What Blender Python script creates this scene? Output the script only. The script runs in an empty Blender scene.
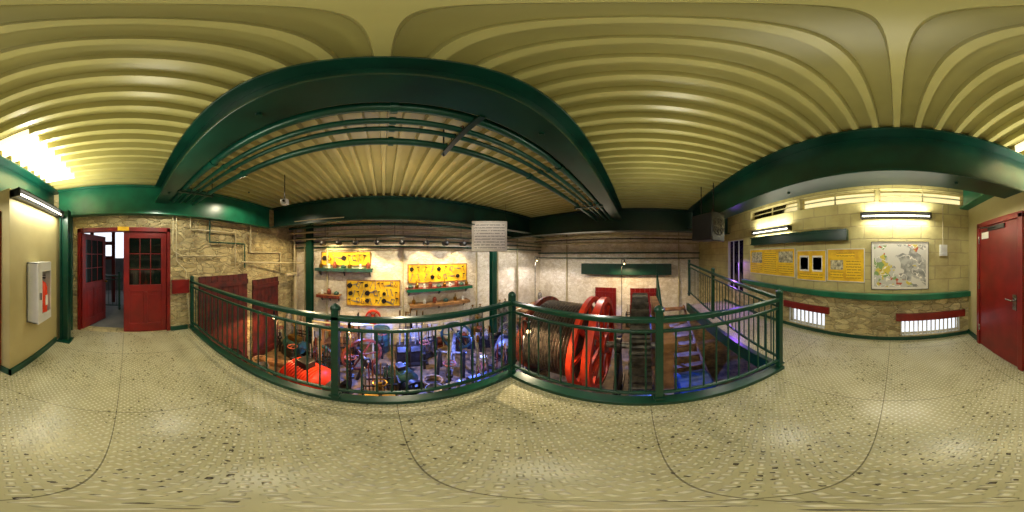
import bpy, bmesh, math, random
from mathutils import Matrix, Vector
random.seed(4)
pi=math.pi
sc=bpy.context.scene
try: sc.view_settings.view_transform='Standard'
except Exception: pass

# ---------------- materials ----------------
def lin(h):
    h=h.lstrip('#'); o=[]
    for i in (0,2,4):
        c=int(h[i:i+2],16)/255
        o.append(c/12.92 if c<=.04045 else ((c+.055)/1.055)**2.4)
    return tuple(o)+(1,)
class NT:
    def __init__(s,name):
        s.m=bpy.data.materials.new(name); s.m.use_nodes=True
        s.t=s.m.node_tree; s.n=s.t.nodes; s.p=s.n['Principled BSDF']
    def new(s,t,**k):
        n=s.n.new(t)
        for a,b in k.items(): setattr(n,a,b)
        return n
    def link(s,a,b): s.t.links.new(a,b)
    def math(s,op,a,b=None,c=None):
        n=s.new('ShaderNodeMath',operation=op)
        for i,v in enumerate((a,b,c)):
            if v is None: continue
            if isinstance(v,(int,float)): n.inputs[i].default_value=v
            else: s.link(v,n.inputs[i])
        return n.outputs[0]
    def mix(s,f,a,b):
        n=s.new('ShaderNodeMix',data_type='RGBA')
        for i,v in ((0,f),(6,a),(7,b)):
            if isinstance(v,(int,float,tuple)): n.inputs[i].default_value=v
            else: s.link(v,n.inputs[i])
        return n.outputs[2]
    def noise(s,vec,scale,detail=4,rough=.55):
        n=s.new('ShaderNodeTexNoise'); n.inputs['Scale'].default_value=scale
        n.inputs['Detail'].default_value=detail; n.inputs['Roughness'].default_value=rough
        if vec is not None: s.link(vec,n.inputs['Vector'])
        return n.outputs['Fac']
    def ramp(s,f,a,b):
        n=s.new('ShaderNodeMapRange'); n.inputs[1].default_value=a; n.inputs[2].default_value=b
        s.link(f,n.inputs[0]); return n.outputs[0]
    def bump(s,h,st=.3,dist=.02):
        n=s.new('ShaderNodeBump'); n.inputs['Strength'].default_value=st; n.inputs['Distance'].default_value=dist
        s.link(h,n.inputs['Height']); s.link(n.outputs[0],s.p.inputs['Normal'])
def mat(name,c1,c2=None,rough=.5,metal=0,scale=6,bump=0,emit=0):
    t=NT(name); p=t.p
    p.inputs['Roughness'].default_value=rough; p.inputs['Metallic'].default_value=metal
    tc=t.new('ShaderNodeTexCoord').outputs['Object']
    if c2 is None: c2=c1
    f=t.ramp(t.noise(tc,scale),.35,.65)
    t.link(t.mix(f,lin(c1),lin(c2)),p.inputs['Base Color'])
    if bump: t.bump(t.noise(tc,scale*6),bump,.01)
    if emit:
        p.inputs['Emission Color'].default_value=lin(c1); p.inputs['Emission Strength'].default_value=emit
    return t.m
def stone(name,c1,c2,mortar,bw=.45,bh=.2,st=.6,dirt='#3a3020',dirtamt=.5,distort=.05):
    t=NT(name); p=t.p; p.inputs['Roughness'].default_value=.75
    tc=t.new('ShaderNodeTexCoord').outputs['Object']
    sx=t.new('ShaderNodeSeparateXYZ'); t.link(tc,sx.inputs[0])
    u=t.math('ADD',sx.outputs[0],sx.outputs[1])
    nz=t.noise(tc,3.5)
    u=t.math('ADD',u,t.math('MULTIPLY',nz,distort)); v=t.math('ADD',sx.outputs[2],t.math('MULTIPLY',t.noise(tc,4.3),distort))
    cb=t.new('ShaderNodeCombineXYZ'); t.link(u,cb.inputs[0]); t.link(v,cb.inputs[1])
    b=t.new('ShaderNodeTexBrick'); t.link(cb.outputs[0],b.inputs['Vector'])
    b.inputs['Scale'].default_value=1; b.inputs['Brick Width'].default_value=bw; b.inputs['Row Height'].default_value=bh
    b.inputs['Mortar Size'].default_value=.012; b.inputs['Mortar Smooth'].default_value=.5
    b.inputs['Color1'].default_value=lin(c1); b.inputs['Color2'].default_value=lin(c2); b.inputs['Mortar'].default_value=lin(mortar)
    d=t.ramp(t.noise(tc,1.7,6,.7),.45,.7); d=t.math('MULTIPLY',d,dirtamt)
    t.link(t.mix(d,b.outputs['Color'],lin(dirt)),p.inputs['Base Color'])
    h=t.math('SUBTRACT',t.math('MULTIPLY',t.noise(tc,9,8,.65),.9),b.outputs['Fac'])
    t.bump(h,st,.03)
    return t.m
def rubble(name,cols,mortar,scale=4.5,grime=.6,ew=.07,bs=.9):
    t=NT(name); p=t.p; p.inputs['Roughness'].default_value=.8
    tc=t.new('ShaderNodeTexCoord').outputs['Object']
    mp=t.new('ShaderNodeMapping'); mp.inputs['Scale'].default_value=(.7,.7,1.5); t.link(tc,mp.inputs[0])
    nz=t.new('ShaderNodeTexNoise'); nz.inputs['Scale'].default_value=3.5; nz.inputs['Detail'].default_value=4; t.link(mp.outputs[0],nz.inputs['Vector'])
    va=t.new('ShaderNodeVectorMath',operation='SCALE'); t.link(nz.outputs['Color'],va.inputs[0]); va.inputs['Scale'].default_value=.3
    vb=t.new('ShaderNodeVectorMath',operation='ADD'); t.link(mp.outputs[0],vb.inputs[0]); t.link(va.outputs[0],vb.inputs[1])
    v=t.new('ShaderNodeTexVoronoi'); v.inputs['Scale'].default_value=scale; t.link(vb.outputs[0],v.inputs['Vector'])
    e=t.new('ShaderNodeTexVoronoi',feature='DISTANCE_TO_EDGE'); e.inputs['Scale'].default_value=scale; t.link(vb.outputs[0],e.inputs['Vector'])
    sp=t.new('ShaderNodeSeparateColor'); t.link(v.outputs['Color'],sp.inputs[0])
    c=t.mix(sp.outputs[0],lin(cols[0]),lin(cols[1])); c=t.mix(t.math('MULTIPLY',t.ramp(t.noise(tc,4,8,.75),.47,.7),grime),c,lin(cols[2]))
    c=t.mix(t.math('MULTIPLY',t.ramp(t.noise(tc,1.2,5,.7),.5,.66),grime),c,lin(cols[2]))
    ed=t.ramp(e.outputs['Distance'],.01,ew)
    c=t.mix(ed,lin(mortar),c)
    t.link(c,p.inputs['Base Color'])
    t.bump(t.math('ADD',t.math('MULTIPLY',t.noise(tc,14,8,.7),.7),ed),bs,.03)
    return t.m
def floor_mat():
    t=NT('diamond_plate_paint'); p=t.p
    tc=t.new('ShaderNodeTexCoord').outputs['Object']
    sx=t.new('ShaderNodeSeparateXYZ'); t.link(tc,sx.inputs[0]); X,Y=sx.outputs[0],sx.outputs[1]
    P=.038
    def loz(A,B):
        a=t.math('ABSOLUTE',t.math('SINE',t.math('MULTIPLY',A,pi/P))); b=t.math('ABSOLUTE',t.math('SINE',t.math('MULTIPLY',B,pi/P)))
        return t.math('MULTIPLY',t.ramp(a,.74,.96),t.ramp(b,.3,.8))
    u=t.math('MULTIPLY',t.math('ADD',X,Y),.7071); v=t.math('MULTIPLY',t.math('SUBTRACT',X,Y),.7071)
    chk=t.math('GREATER_THAN',t.math('MULTIPLY',t.math('SINE',t.math('MULTIPLY',u,pi/P)),t.math('SINE',t.math('MULTIPLY',v,pi/P))),0)
    l1=loz(u,v); l2=loz(v,u)
    lz=t.math('ADD',t.math('MULTIPLY',l1,chk),t.math('MULTIPLY',l2,t.math('SUBTRACT',1,chk)))
    def seam(c,off):
        m=t.math('PINGPONG',t.math('ADD',c,off),.61)
        return t.math('LESS_THAN',m,.003)
    s=t.math('MAXIMUM',seam(X,-.1+12.2),seam(Y,.08+12.2))
    base=t.mix(t.ramp(t.noise(tc,2.2,5),.3,.7),lin('#aeaa88'),lin('#98946f'))
    wear=t.math('MULTIPLY',t.ramp(t.noise(tc,28,2,.5),.60,.62),t.ramp(t.noise(tc,1.1,3),.38,.5))
    spot=t.math('MULTIPLY',wear,t.math('GREATER_THAN',lz,.02))
    c=t.mix(t.math('MULTIPLY',lz,.55),base,lin('#dedbc2'))
    c=t.mix(t.math('MULTIPLY',spot,.92),c,lin('#2e2517')); c=t.mix(t.math('MULTIPLY',s,.7),c,lin('#332c1a'))
    t.link(c,p.inputs['Base Color']); t.bump(lz,.8,.008)
    p.inputs['Roughness'].default_value=.27
    return t.m
M={}
M['floor']=floor_mat()
M['ceil']=mat('ceiling_cream_paint','#afa869','#9c965a',.3,0,1.2)
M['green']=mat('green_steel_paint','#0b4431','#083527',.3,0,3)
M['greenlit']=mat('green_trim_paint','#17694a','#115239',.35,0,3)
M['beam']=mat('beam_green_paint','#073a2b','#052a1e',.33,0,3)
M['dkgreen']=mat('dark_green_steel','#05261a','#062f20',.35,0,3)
M['cream']=mat('cream_wall_paint','#aca06e','#9d9260',.6,0,1.5,.05)
M['stone']=rubble('rubble_stone',('#d0c28e','#9d8f62','#5d4d30'),'#bfb284',6.5,.55,.07,1)
M['block']=stone('painted_block','#c0b67c','#b3a970','#a1976a',.5,.24,.3,'#75663a',.5,.04)
M['white']=rubble('whitewashed_masonry',('#f0e8d6','#e2d8bf','#a08a64'),'#cdbf9e',6.5,.45,.05,.6)
M['red']=mat('dark_red_paint','#7a140e','#66110b',.38,0,4)
M['redorange']=mat('orange_red_enamel','#ea431f','#b83018',.35,.05,5)
M['rust']=mat('rusty_red_iron','#8a3e28','#4c271c',.5,.2,9)
M['barn']=mat('weathered_red_board','#5c1510','#360c0a',.7,0,6,.2)
M['pit']=mat('oily_pit_floor','#7d6543','#3a2c1c',.5,0,6,.4)
M['wood']=mat('worn_wood','#a0764a','#634424',.6,0,5,.2)
M['steel']=mat('machine_steel','#97958d','#54514a',.35,.4,12)
M['iron']=mat('black_iron','#33302c','#171614',.4,.4,10)
M['gearm']=mat('worn_gear_iron','#5e5950','#2b2824',.35,.5,10)
M['teal']=mat('teal_machine_paint','#2c5852','#28322e',.4,.1,9)
M['blue']=mat('blue_machine_paint','#1f488a','#1a3157',.35,.1,8)
M['paper']=mat('white_paper','#e4e0d2','#d6d2c2',.7,0,8)
M['grey']=mat('grey_print','#6b675c','#4c4942',.7,0,12)
M['photo']=mat('printed_photograph','#6d6a54','#cfc6a0',.6,0,22)
M['yellow']=mat('yellow_board','#ecc41c','#c99a18',.6,0,5)
M['whitep']=mat('white_enamel','#d2d2c8','#c2c2b8',.4,0,4)
M['black']=mat('black_enamel','#0c0c0c','#151515',.4,0,4)
M['chrome']=mat('brushed_chrome','#b8b8b8','#9a9a9a',.2,1,4)
M['brass']=mat('aged_brass','#a07a32','#7d5d22',.3,.9,4)
M['rope']=mat('greased_rope','#5f5344','#2b251e',.45,.4,14)
M['hemp']=mat('coiled_hemp','#a8875a','#6d5434',.8,0,14,.3)
M['tube']=mat('lit_tube','#fff8dc',None,.4,emit=5)
M['glow']=mat('glowing_deck_sheet','#fff0c0',None,.4,emit=1.5)
M['bulb']=mat('lit_bulb_warm','#ffd890',None,.4,emit=8)
M['bulbblue']=mat('lit_bulb_blue','#3a5cff',None,.4,emit=8)
M['conc']=mat('grey_concrete','#7d7f7c','#66696a',.8,0,2,.2)
M['pipegreen']=mat('green_pipe_paint','#115240','#0c3f30',.3,.1,3)
M['pipepale']=mat('pale_pipe_paint','#c6bb95','#a89d78',.4,.1,3)
M['dglass']=mat('dark_door_glass','#0a0f0c','#0d1712',.06,0,3)
def printmat(name,bg,fg,pitch,amt=.65,sc_=45):
    t=NT(name); t.p.inputs['Roughness'].default_value=.7
    tc=t.new('ShaderNodeTexCoord').outputs['Object']; sx=t.new('ShaderNodeSeparateXYZ'); t.link(tc,sx.inputs[0])
    st=t.math('GREATER_THAN',t.math('SINE',t.math('MULTIPLY',sx.outputs[2],2*pi/pitch)),.3)
    w=t.math('GREATER_THAN',t.noise(tc,sc_,1),.42)
    t.link(t.mix(t.math('MULTIPLY',t.math('MULTIPLY',st,w),amt),lin(bg),lin(fg)),t.p.inputs['Base Color']); return t.m
M['text']=printmat('rows_of_print','#f2eee2','#5a5444',.075,.6,25)
M['textY']=printmat('rows_of_print_on_yellow','#e8bd1e','#6b5614',.05)
def glassmat(name,col):
    t=NT(name); p=t.p
    tr=t.new('ShaderNodeBsdfTransparent'); tr.inputs[0].default_value=col
    gl=t.new('ShaderNodeBsdfGlossy'); gl.inputs['Roughness'].default_value=.03
    mx=t.new('ShaderNodeMixShader'); f=t.new('ShaderNodeFresnel'); t.link(f.outputs[0],mx.inputs[0])
    t.link(tr.outputs[0],mx.inputs[1]); t.link(gl.outputs[0],mx.inputs[2]); t.link(mx.outputs[0],t.n['Material Output'].inputs[0])
    return t.m
M['glass']=glassmat('window_glass',(1,1,1,1)); M['yglass']=glassmat('amber_window_glass',(1,.9,.6,1)); M['vglass']=glassmat('violet_window_glass',(.55,.42,1,1))
def mapmat():
    t=NT('printed_site_map'); p=t.p; p.inputs['Roughness'].default_value=.6
    tc=t.new('ShaderNodeTexCoord').outputs['Object']
    sx=t.new('ShaderNodeSeparateXYZ'); t.link(tc,sx.inputs[0])
    v=t.new('ShaderNodeTexVoronoi',distance='MANHATTAN'); v.inputs['Scale'].default_value=13; t.link(tc,v.inputs['Vector'])
    sp=t.new('ShaderNodeSeparateColor'); t.link(v.outputs['Color'],sp.inputs[0])
    c1=t.mix(t.math('GREATER_THAN',sp.outputs[0],.5),lin('#c8b74a'),lin('#7d9a5c')); c1=t.mix(t.math('GREATER_THAN',sp.outputs[1],.72),c1,lin('#b0553a'))
    c1=t.mix(t.math('GREATER_THAN',sp.outputs[2],.55),c1,lin('#b9b9ad'))
    g=t.mix(t.ramp(t.noise(tc,9,5),.4,.6),lin('#b4b3a8'),lin('#7f807a'))
    reg=t.math('GREATER_THAN',t.math('ADD',t.noise(tc,3,2),t.math('MULTIPLY',sx.outputs[0],.35)),.66)
    c=t.mix(reg,g,c1)
    road=t.math('LESS_THAN',t.math('ABSOLUTE',t.math('SUBTRACT',t.noise(tc,4,3),.5)),.012)
    c=t.mix(road,c,lin('#e8e4d4'))
    mask=t.math('GREATER_THAN',t.noise(tc,2.4,2),.43); c=t.mix(mask,lin('#cfccbe'),c)
    t.link(c,p.inputs['Base Color']); return t.m
M['map']=mapmat()

# ---------------- geometry helper ----------------
class G:
    def __init__(s): s.v=[]; s.f=[]; s.mk=[]
    def add(s,vs,fs,m=None):
        o=len(s.v); s.mk.append((o,len(s.f)))
        for v in vs:
            v=Vector(v); s.v.append(tuple(m@v) if m is not None else tuple(v))
        s.f+= [tuple(i+o for i in f) for f in fs]; return s
    def objs(s,name,m,parent=None,**k):
        out=[]; mk=s.mk+[(len(s.v),len(s.f))]
        for (a,b),(c,d) in zip(mk,mk[1:]):
            g=G(); g.v=s.v[a:c]; g.f=[tuple(i-a for i in f) for f in s.f[b:d]]; out.append(g.obj(name,m,parent,**k))
        return out
    def box(s,x0,x1,y0,y1,z0,z1,m=None):
        vs=[(x,y,z) for x in (x0,x1) for y in (y0,y1) for z in (z0,z1)]
        return s.add(vs,[(0,1,3,2),(4,6,7,5),(0,4,5,1),(2,3,7,6),(0,2,6,4),(1,5,7,3)],m)
    def cyl(s,p,q,r,n=12,r2=None):
        p=Vector(p);q=Vector(q); d=q-p; L=d.length
        if L<1e-6: return s
        R=d.to_track_quat('Z','Y').to_matrix().to_4x4(); R.translation=p
        r2=r if r2 is None else r2
        vs=[(r*math.cos(2*pi*i/n),r*math.sin(2*pi*i/n),0) for i in range(n)]+[(r2*math.cos(2*pi*i/n),r2*math.sin(2*pi*i/n),L) for i in range(n)]
        fs=[(i,(i+1)%n,n+(i+1)%n,n+i) for i in range(n)]+[tuple(range(n))[::-1],tuple(range(n,2*n))]
        return s.add(vs,fs,R)
    def sph(s,c,r,n=12,sz=1):
        prof=[(r*math.sin(pi*i/n),-r*sz*math.cos(pi*i/n)) for i in range(n+1)]
        prof[0]=(1e-4,-r*sz); prof[-1]=(1e-4,r*sz)
        return s.lathe(prof,c,'Z',n*2)
    def lathe(s,prof,c=(0,0,0),ax='Z',n=24,closed=False):
        c=Vector(c); k=len(prof); vs=[]
        for i in range(n):
            a=2*pi*i/n; ca,sa=math.cos(a),math.sin(a)
            for r,h in prof:
                p={'Z':(r*ca,r*sa,h),'Y':(r*ca,h,r*sa),'X':(h,r*ca,r*sa)}[ax]
                vs.append(tuple(c+Vector(p)))
        fs=[]
        for i in range(n):
            j=(i+1)%n
            for t in range(k if closed else k-1):
                u=(t+1)%k; fs.append((i*k+t,j*k+t,j*k+u,i*k+u))
        if not closed:
            fs.append(tuple(i*k for i in range(n))); fs.append(tuple(i*k+k-1 for i in range(n)))
        return s.add(vs,fs)
    def torus(s,c,R,r,ax='Z',n=28,m=8):
        return s.lathe([(R+r*math.cos(2*pi*i/m),r*math.sin(2*pi*i/m)) for i in range(m)],c,ax,n,True)
    def ring(s,c,R0,R1,w,ax='Y',n=40):
        return s.lathe([(R0,-w/2),(R1,-w/2),(R1,w/2),(R0,w/2)],c,ax,n,True)
    def tube(s,pts,r,n=8):
        for a,b in zip(pts,pts[1:]): s.cyl(a,b,r,n)
        for p in pts[1:-1]: s.sph(p,r*1.05,6)
        return s
    def prism(s,poly,h0,h1,ax='Z'):
        n=len(poly)
        def P(a,b,h): return {'Z':(a,b,h),'Y':(a,h,b),'X':(h,a,b)}[ax]
        vs=[P(a,b,h0) for a,b in poly]+[P(a,b,h1) for a,b in poly]
        return s.add(vs,[tuple(range(n)),tuple(range(n,2*n))]+[(i,(i+1)%n,n+(i+1)%n,n+i) for i in range(n)])
    def spokes(s,c,n,r0,r1,w,t,ax='Y'):
        for k in range(n):
            a=2*pi*k/n
            if ax=='Y': m=Matrix.Translation(c)@Matrix.Rotation(a,4,'Y'); s.box(r0,r1,-t/2,t/2,-w/2,w/2,m)
            elif ax=='Z': m=Matrix.Translation(c)@Matrix.Rotation(a,4,'Z'); s.box(r0,r1,-w/2,w/2,-t/2,t/2,m)
            else: m=Matrix.Translation(c)@Matrix.Rotation(a,4,'X'); s.box(-t/2,t/2,r0,r1,-w/2,w/2,m)
        return s
    def gear(s,c,Rout,Rin,w,teeth,dep,ax='Y'):
        prof=[];n=teeth*4
        for i in range(n):
            r=Rout if i%4 in(0,1) else Rout-dep; a=2*pi*i/n; prof.append((r*math.cos(a),r*math.sin(a),a))
        vs=[]
        def P(a,b,h): return tuple(Vector(c)+Vector({'Y':(a,h,b),'X':(h,a,b),'Z':(a,b,h)}[ax]))
        for h in (-w/2,w/2):
            for a,b,_ in prof: vs.append(P(a,b,h))
            for _,_,t in prof: vs.append(P(Rin*math.cos(t),Rin*math.sin(t),h))
        fs=[]
        for i in range(n):
            j=(i+1)%n
            fs+=[(i,j,n+j,n+i),(2*n+i,2*n+j,3*n+j,3*n+i),(i,j,2*n+j,2*n+i),(n+i,n+j,3*n+j,3*n+i)]
        return s.add(vs,fs)
    def obj(s,name,m,parent=None,loc=(0,0,0),bevel=0,smooth=True,rot=0,label=None):
        me=bpy.data.meshes.new(name); me.from_pydata(s.v,[],s.f)
        b=bmesh.new(); b.from_mesh(me); bmesh.ops.recalc_face_normals(b,faces=b.faces); b.to_mesh(me); b.free()
        me.materials.append(M[m] if isinstance(m,str) else m)
        if smooth:
            me.polygons.foreach_set('use_smooth',[True]*len(me.polygons))
            try: me.set_sharp_from_angle(angle=.6)
            except Exception: pass
        o=bpy.data.objects.new(name,me); sc.collection.objects.link(o); o.location=loc; o.rotation_euler=(0,0,rot)
        if parent: o.parent=parent
        if bevel:
            md=o.modifiers.new('bevel','BEVEL'); md.width=bevel; md.segments=2; md.limit_method='ANGLE'
        if label: o['label']=label
        return o
def thing(name,label,cat,loc=(0,0,0),rot=0,group=None):
    e=bpy.data.objects.new(name,None); e.empty_display_size=.1; sc.collection.objects.link(e)
    e.location=loc; e.rotation_euler=(0,0,rot); e['label']=label; e['category']=cat
    if group: e['group']=group
    return e
def tag(o,label,cat,group=None):
    o['label']=label; o['category']=cat
    if group: o['group']=group
    return o
def struct(o,label):
    o['kind']='structure'; o['label']=label; return o
def dup(src,loc,rot=None,scale=None):
    n=src.copy(); sc.collection.objects.link(n); n.location=loc
    if rot is not None: n.rotation_euler=rot
    if scale is not None: n.scale=(scale,)*3
    for ch in src.children:
        c=ch.copy(); sc.collection.objects.link(c); c.parent=n
        for g in ch.children:
            d=g.copy(); sc.collection.objects.link(d); d.parent=c
    return n

PF=-1.6   # pit floor
CZ=3.0
# ---------------- setting ----------------
def wallholes(name,ax,c0,c1,u0,u1,z0,z1,holes,m,label):
    us=sorted({u0,u1}|{h[0] for h in holes}|{h[1] for h in holes}); zs=sorted({z0,z1}|{h[2] for h in holes}|{h[3] for h in holes})
    g=G()
    for a,b in zip(us,us[1:]):
        for c,d in zip(zs,zs[1:]):
            mu,mz=(a+b)/2,(c+d)/2
            if any(h[0]<mu<h[1] and h[2]<mz<h[3] for h in holes): continue
            if ax=='X': g.box(c0,c1,a,b,c,d)
            else: g.box(a,b,c0,c1,c,d)
    return struct(g.obj(name,m,smooth=False),label)
DY0,DY1=-.957,.785
wallholes('wall_west','X',-3.4,-3.15,-1.6,5.3,PF,3.2,[(DY0,DY1,0,2.14)],'stone','rough rubble stone wall with a double doorway')
CW=[(-1.25,.3,2.58,2.84),(.36,1.9,2.58,2.84),(1.96,3.5,2.58,2.84)]
wallholes('wall_south','Y',-3.03,-2.83,-1.5,7.7,.83,3.2,[(3.85,4.75,.83,2.1)]+CW,'block','cream painted block wall with high windows')
wallholes('wall_south_base','Y',-3.03,-2.83,-1.5,7.7,PF,.83,[(1.32,2.2,.08,.46),(-1.18,-.08,.08,.42),(3.85,4.75,.5,.83)],'stone','rough stone wall base with low windows')
struct(G().box(-3.4,7.7,5.3,5.5,PF,3.2).obj('wall_north','white',smooth=False),'whitewashed rough masonry wall of the engine hall')
struct(G().box(7.5,7.7,-2.83,5.3,PF,3.2).obj('wall_east','white',smooth=False),'whitewashed far wall of the engine hall')
g=G().box(-1.5,-1.35,-1.7,-1.2,0,2.4).box(-1.5,-1.35,-2.83,-1.7,0,3.2)
struct(g.obj('wall_door_side','cream',smooth=False),'cream painted wall holding the dark red door')
struct(G().box(-3.15,-1.5,-1.62,-1.2,0,2.4).obj('wall_corridor','cream',smooth=False),'cream plaster wall with an extinguisher cabinet')
g=G().box(-3.15,1.27,-2.83,1.27,-.1,0).box(1.27,5.0,-2.83,-1.5,-.1,0)
struct(g.obj('floor','floor',smooth=False),'beige painted diamond plate steel floor, worn')
struct(G().box(-3.4,7.7,-3.03,5.5,PF-.1,PF).obj('floor.001','pit',smooth=False),'oily brown floor of the sunken engine pit')
def deck(x0,x1,y0,y1,dz,top,name,m,parent=None,off=Vector((0,0,0))):
    g=G(); P=.18; prof=[]; x=-3.45
    while x<x1:
        if x+P>x0:
            for q in ((x,CZ),(x+.05,CZ),(x+.058,CZ+.09),(x+.172,CZ+.09)):
                if x0<=q[0]<=x1: prof.append(q)
        x+=P
    vs=[];n=len(prof)
    for y in (y0,y1):
        for a,z in prof: vs.append((a-off.x,y-off.y,z+dz-off.z))
    g.add(vs,[(i,i+1,n+i+1,n+i) for i in range(n-1)])
    if top: g.box(x0,x1,y0,y1,3.1,3.2)
    return g.obj(name,m,parent,smooth=False)
struct(deck(-3.45,7.75,-3.03,5.5,0,True,'ceiling','ceil'),'cream corrugated metal deck ceiling')
t=thing('glow_panel','self-glowing corrugated sheet making the blown-out bright patch on the ceiling','glow panel',(-1.9,-1.05,3.0))  # emissive sheet gives the blown-out glare on the ceiling; no daylight passes
deck(-2.62,-1.2,-1.38,-.86,-.006,False,'glow_sheet','glow',t,Vector((-1.9,-1.05,3.0)))
def trim(i,b,m,label): struct(G().box(*b).obj('trim_%d'%i,m,bevel=.004,smooth=False),label)
trim(1,(-3.15,1.3,1.24,1.34,-.22,.05),'green','green steel kerb edging the platform')
trim(2,(1.22,1.34,-1.5,1.24,-.22,.05),'green','green steel kerb edging the platform')
trim(3,(1.34,5.0,-1.54,-1.46,-.2,.05),'green','green steel kerb edging the walkway')
trim(4,(-1.35,3.8,-2.83,-2.73,.83,.93),'greenlit','green painted wall ledge')
trim(5,(-1.26,-.0,-2.83,-2.78,.42,.56),'red','dark red window lintel')
trim(6,(1.22,2.3,-2.83,-2.78,.46,.6),'red','dark red window lintel')
trim(7,(-3.15,-3.08,.86,1.22,.84,1.12),'red','dark red timber set in the stone wall')
struct(G().box(-1.35,5,-2.83,-2.81,0,.07).obj('baseboard_south','green'),'green baseboard')
struct(G().box(-2.5,-1.33,-1.2,-1.17,0,.1).obj('baseboard_corridor','green'),'green baseboard')
struct(G().box(-1.35,-1.33,-1.36,-1.17,0,.1).box(-1.35,-1.33,-2.83,-2.46,0,.1).obj('baseboard_door_side','green'),'green baseboard')
struct(G().box(-3.15,-3.12,.84,1.2,0,.1).obj('baseboard_west','green'),'green baseboard')
def win(i,x0,x1,z0,z1,n,lab,fm='whitep',gm='glass',lou=0):
    g=G().box(x0,x1,-2.9,-2.86,z0,z0+.02).box(x0,x1,-2.9,-2.86,z1-.02,z1).box(x0,x0+.02,-2.9,-2.86,z0,z1).box(x1-.02,x1,-2.9,-2.86,z0,z1)
    for k in range(1,n):
        x=x0+(x1-x0)*k/n; g.box(x-.01,x+.01,-2.9,-2.87,z0,z1)
    for k in range(1,lou+1):
        z=z0+(z1-z0)*k/(lou+1); g.box(x0,x1,-2.9,-2.87,z-.008,z+.008)
    o=struct(g.obj('window_%d'%i,fm,smooth=False),lab)
    G().box(x0,x1,-2.955,-2.95,z0,z1).obj('pane',gm,o)
win(1,-1.18,-.08,.08,.42,14,'low barred window with daylight behind'); win(2,1.32,2.2,.08,.46,9,'low barred window with daylight behind'); win(3,3.85,4.75,.5,2.1,3,'tall narrow window with violet glass','whitep','vglass')
for i,h in enumerate(CW): win(4+i,*h,2,'high louvred strip window under the deck ceiling','cream','yglass',1)
# ---------------- steel beams ----------------
def ibeam(ax,c0,c1,u0,u1,z0,z1,m='beam',lab='dark green steel ceiling beam',tf=.03,tw=.03):
    g=G(); cm=(c0+c1)/2
    for (a,b,c,d) in ((c0,c1,z0,z0+tf),(c0,c1,z1-tf,z1),(cm-tw/2,cm+tw/2,z0+tf,z1-tf)):
        if ax=='X': g.box(u0,u1,a,b,c,d)
        else: g.box(a,b,u0,u1,c,d)
    return tag(g.obj('ceiling_beam',m,smooth=False,bevel=.004),lab,'beam')
ibeam('X',.50,.74,-2.98,4.6,2.62,CZ,lab='green steel I-beam crossing above the platform railing')
ibeam('X',-1.72,-1.38,-3.15,4.6,2.4,CZ,lab='deep green steel beam above the corridor wall')
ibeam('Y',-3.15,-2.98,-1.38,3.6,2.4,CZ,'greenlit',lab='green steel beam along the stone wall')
ibeam('X',3.6,3.85,-2.98,4.6,2.42,CZ,lab='green steel beam across the engine hall')
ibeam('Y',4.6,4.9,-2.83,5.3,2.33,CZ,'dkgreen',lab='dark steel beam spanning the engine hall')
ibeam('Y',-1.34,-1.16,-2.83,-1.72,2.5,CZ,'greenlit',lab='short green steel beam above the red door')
def column(x,y,z0,z1,w=.16,lab='green steel column'):
    g=G().box(-w/2,w/2,-w/2,-w/2+.015,0,z1-z0).box(-w/2,w/2,w/2-.015,w/2,0,z1-z0).box(-.008,.008,-w/2,w/2,0,z1-z0).box(-w*.8,w*.8,-w*.8,w*.8,0,.02)
    return tag(g.obj('steel_column','green',smooth=False,loc=(x,y,z0)),lab,'column')
column(-2.62,-1.06,0,2.4,.15,'green steel column beside the cream wall')
column(-2.45,5.0,PF,CZ,.2,'green steel column in the hall corner')
column(3.72,4.7,PF,CZ,.2,'green steel column before the whitewashed wall')
# ---------------- pipes ----------------
def pipe(pts,r,m,lab,name='pipe'):
    t=thing(name,lab,'pipe',pts[0]); b=Vector(pts[0])
    G().tube([Vector(p)-b for p in pts],r,12).obj('pipe_run',m,t)
    g=G()
    for a,c in zip(pts,pts[1:]):
        a=Vector(a);c=Vector(c);L=(c-a).length
        for k in range(1,max(2,int(L/1.5))):
            p=a+(c-a)*k/max(2,int(L/1.5)); d=(c-a).normalized()*.02
            g.cyl(p-d-b,p+d-b,r*1.35,12)
    g.objs('coupling',m,t)
    return t
for y,z,r in ((.84,2.69,.042),(.98,2.67,.028),(1.1,2.69,.024),(1.26,2.67,.036)):
    pipe([(-2.98,y,z),(4.6,y,z)],r,'pipegreen','green painted conduit running beside the ceiling beam')
for y,z,r,m in ((4.8,2.55,.04,'pipegreen'),(4.8,2.38,.03,'pipepale'),(5.2,2.3,.03,'pipepale'),(5.0,2.22,.02,'pipegreen'),(5.2,2.08,.025,'pipegreen'),(4.8,2.15,.02,'pipepale'),(5.22,1.9,.025,'pipegreen'),(5.24,1.8,.015,'pipepale')):
    pipe([(-3.15,y,z),(7.5,y,z)],r,m,'long pipe across the whitewashed wall')
for x,z,r,m in ((7.3,2.2,.04,'pipepale'),(7.38,1.75,.03,'pipegreen'),(7.2,2.5,.05,'pipepale'),(7.4,1.5,.025,'pipegreen'),(7.0,2.35,.03,'iron')):
    pipe([(x,-2.83,z),(x,5.3,z)],r,m,'pipe across the far whitewashed wall')
for (x,y) in ((-3.0,4.9),(-2.75,5.22),(-1.9,5.25),(3.35,5.24),(4.4,5.24),(5.6,5.24),(7.45,3.6),(7.45,-1.8),(.62,5.25)):
    pipe([(x,y,PF),(x,y,2.95)],.035 if x!=.62 else .02,'pipepale','upright painted pipe against the wall')
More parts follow.
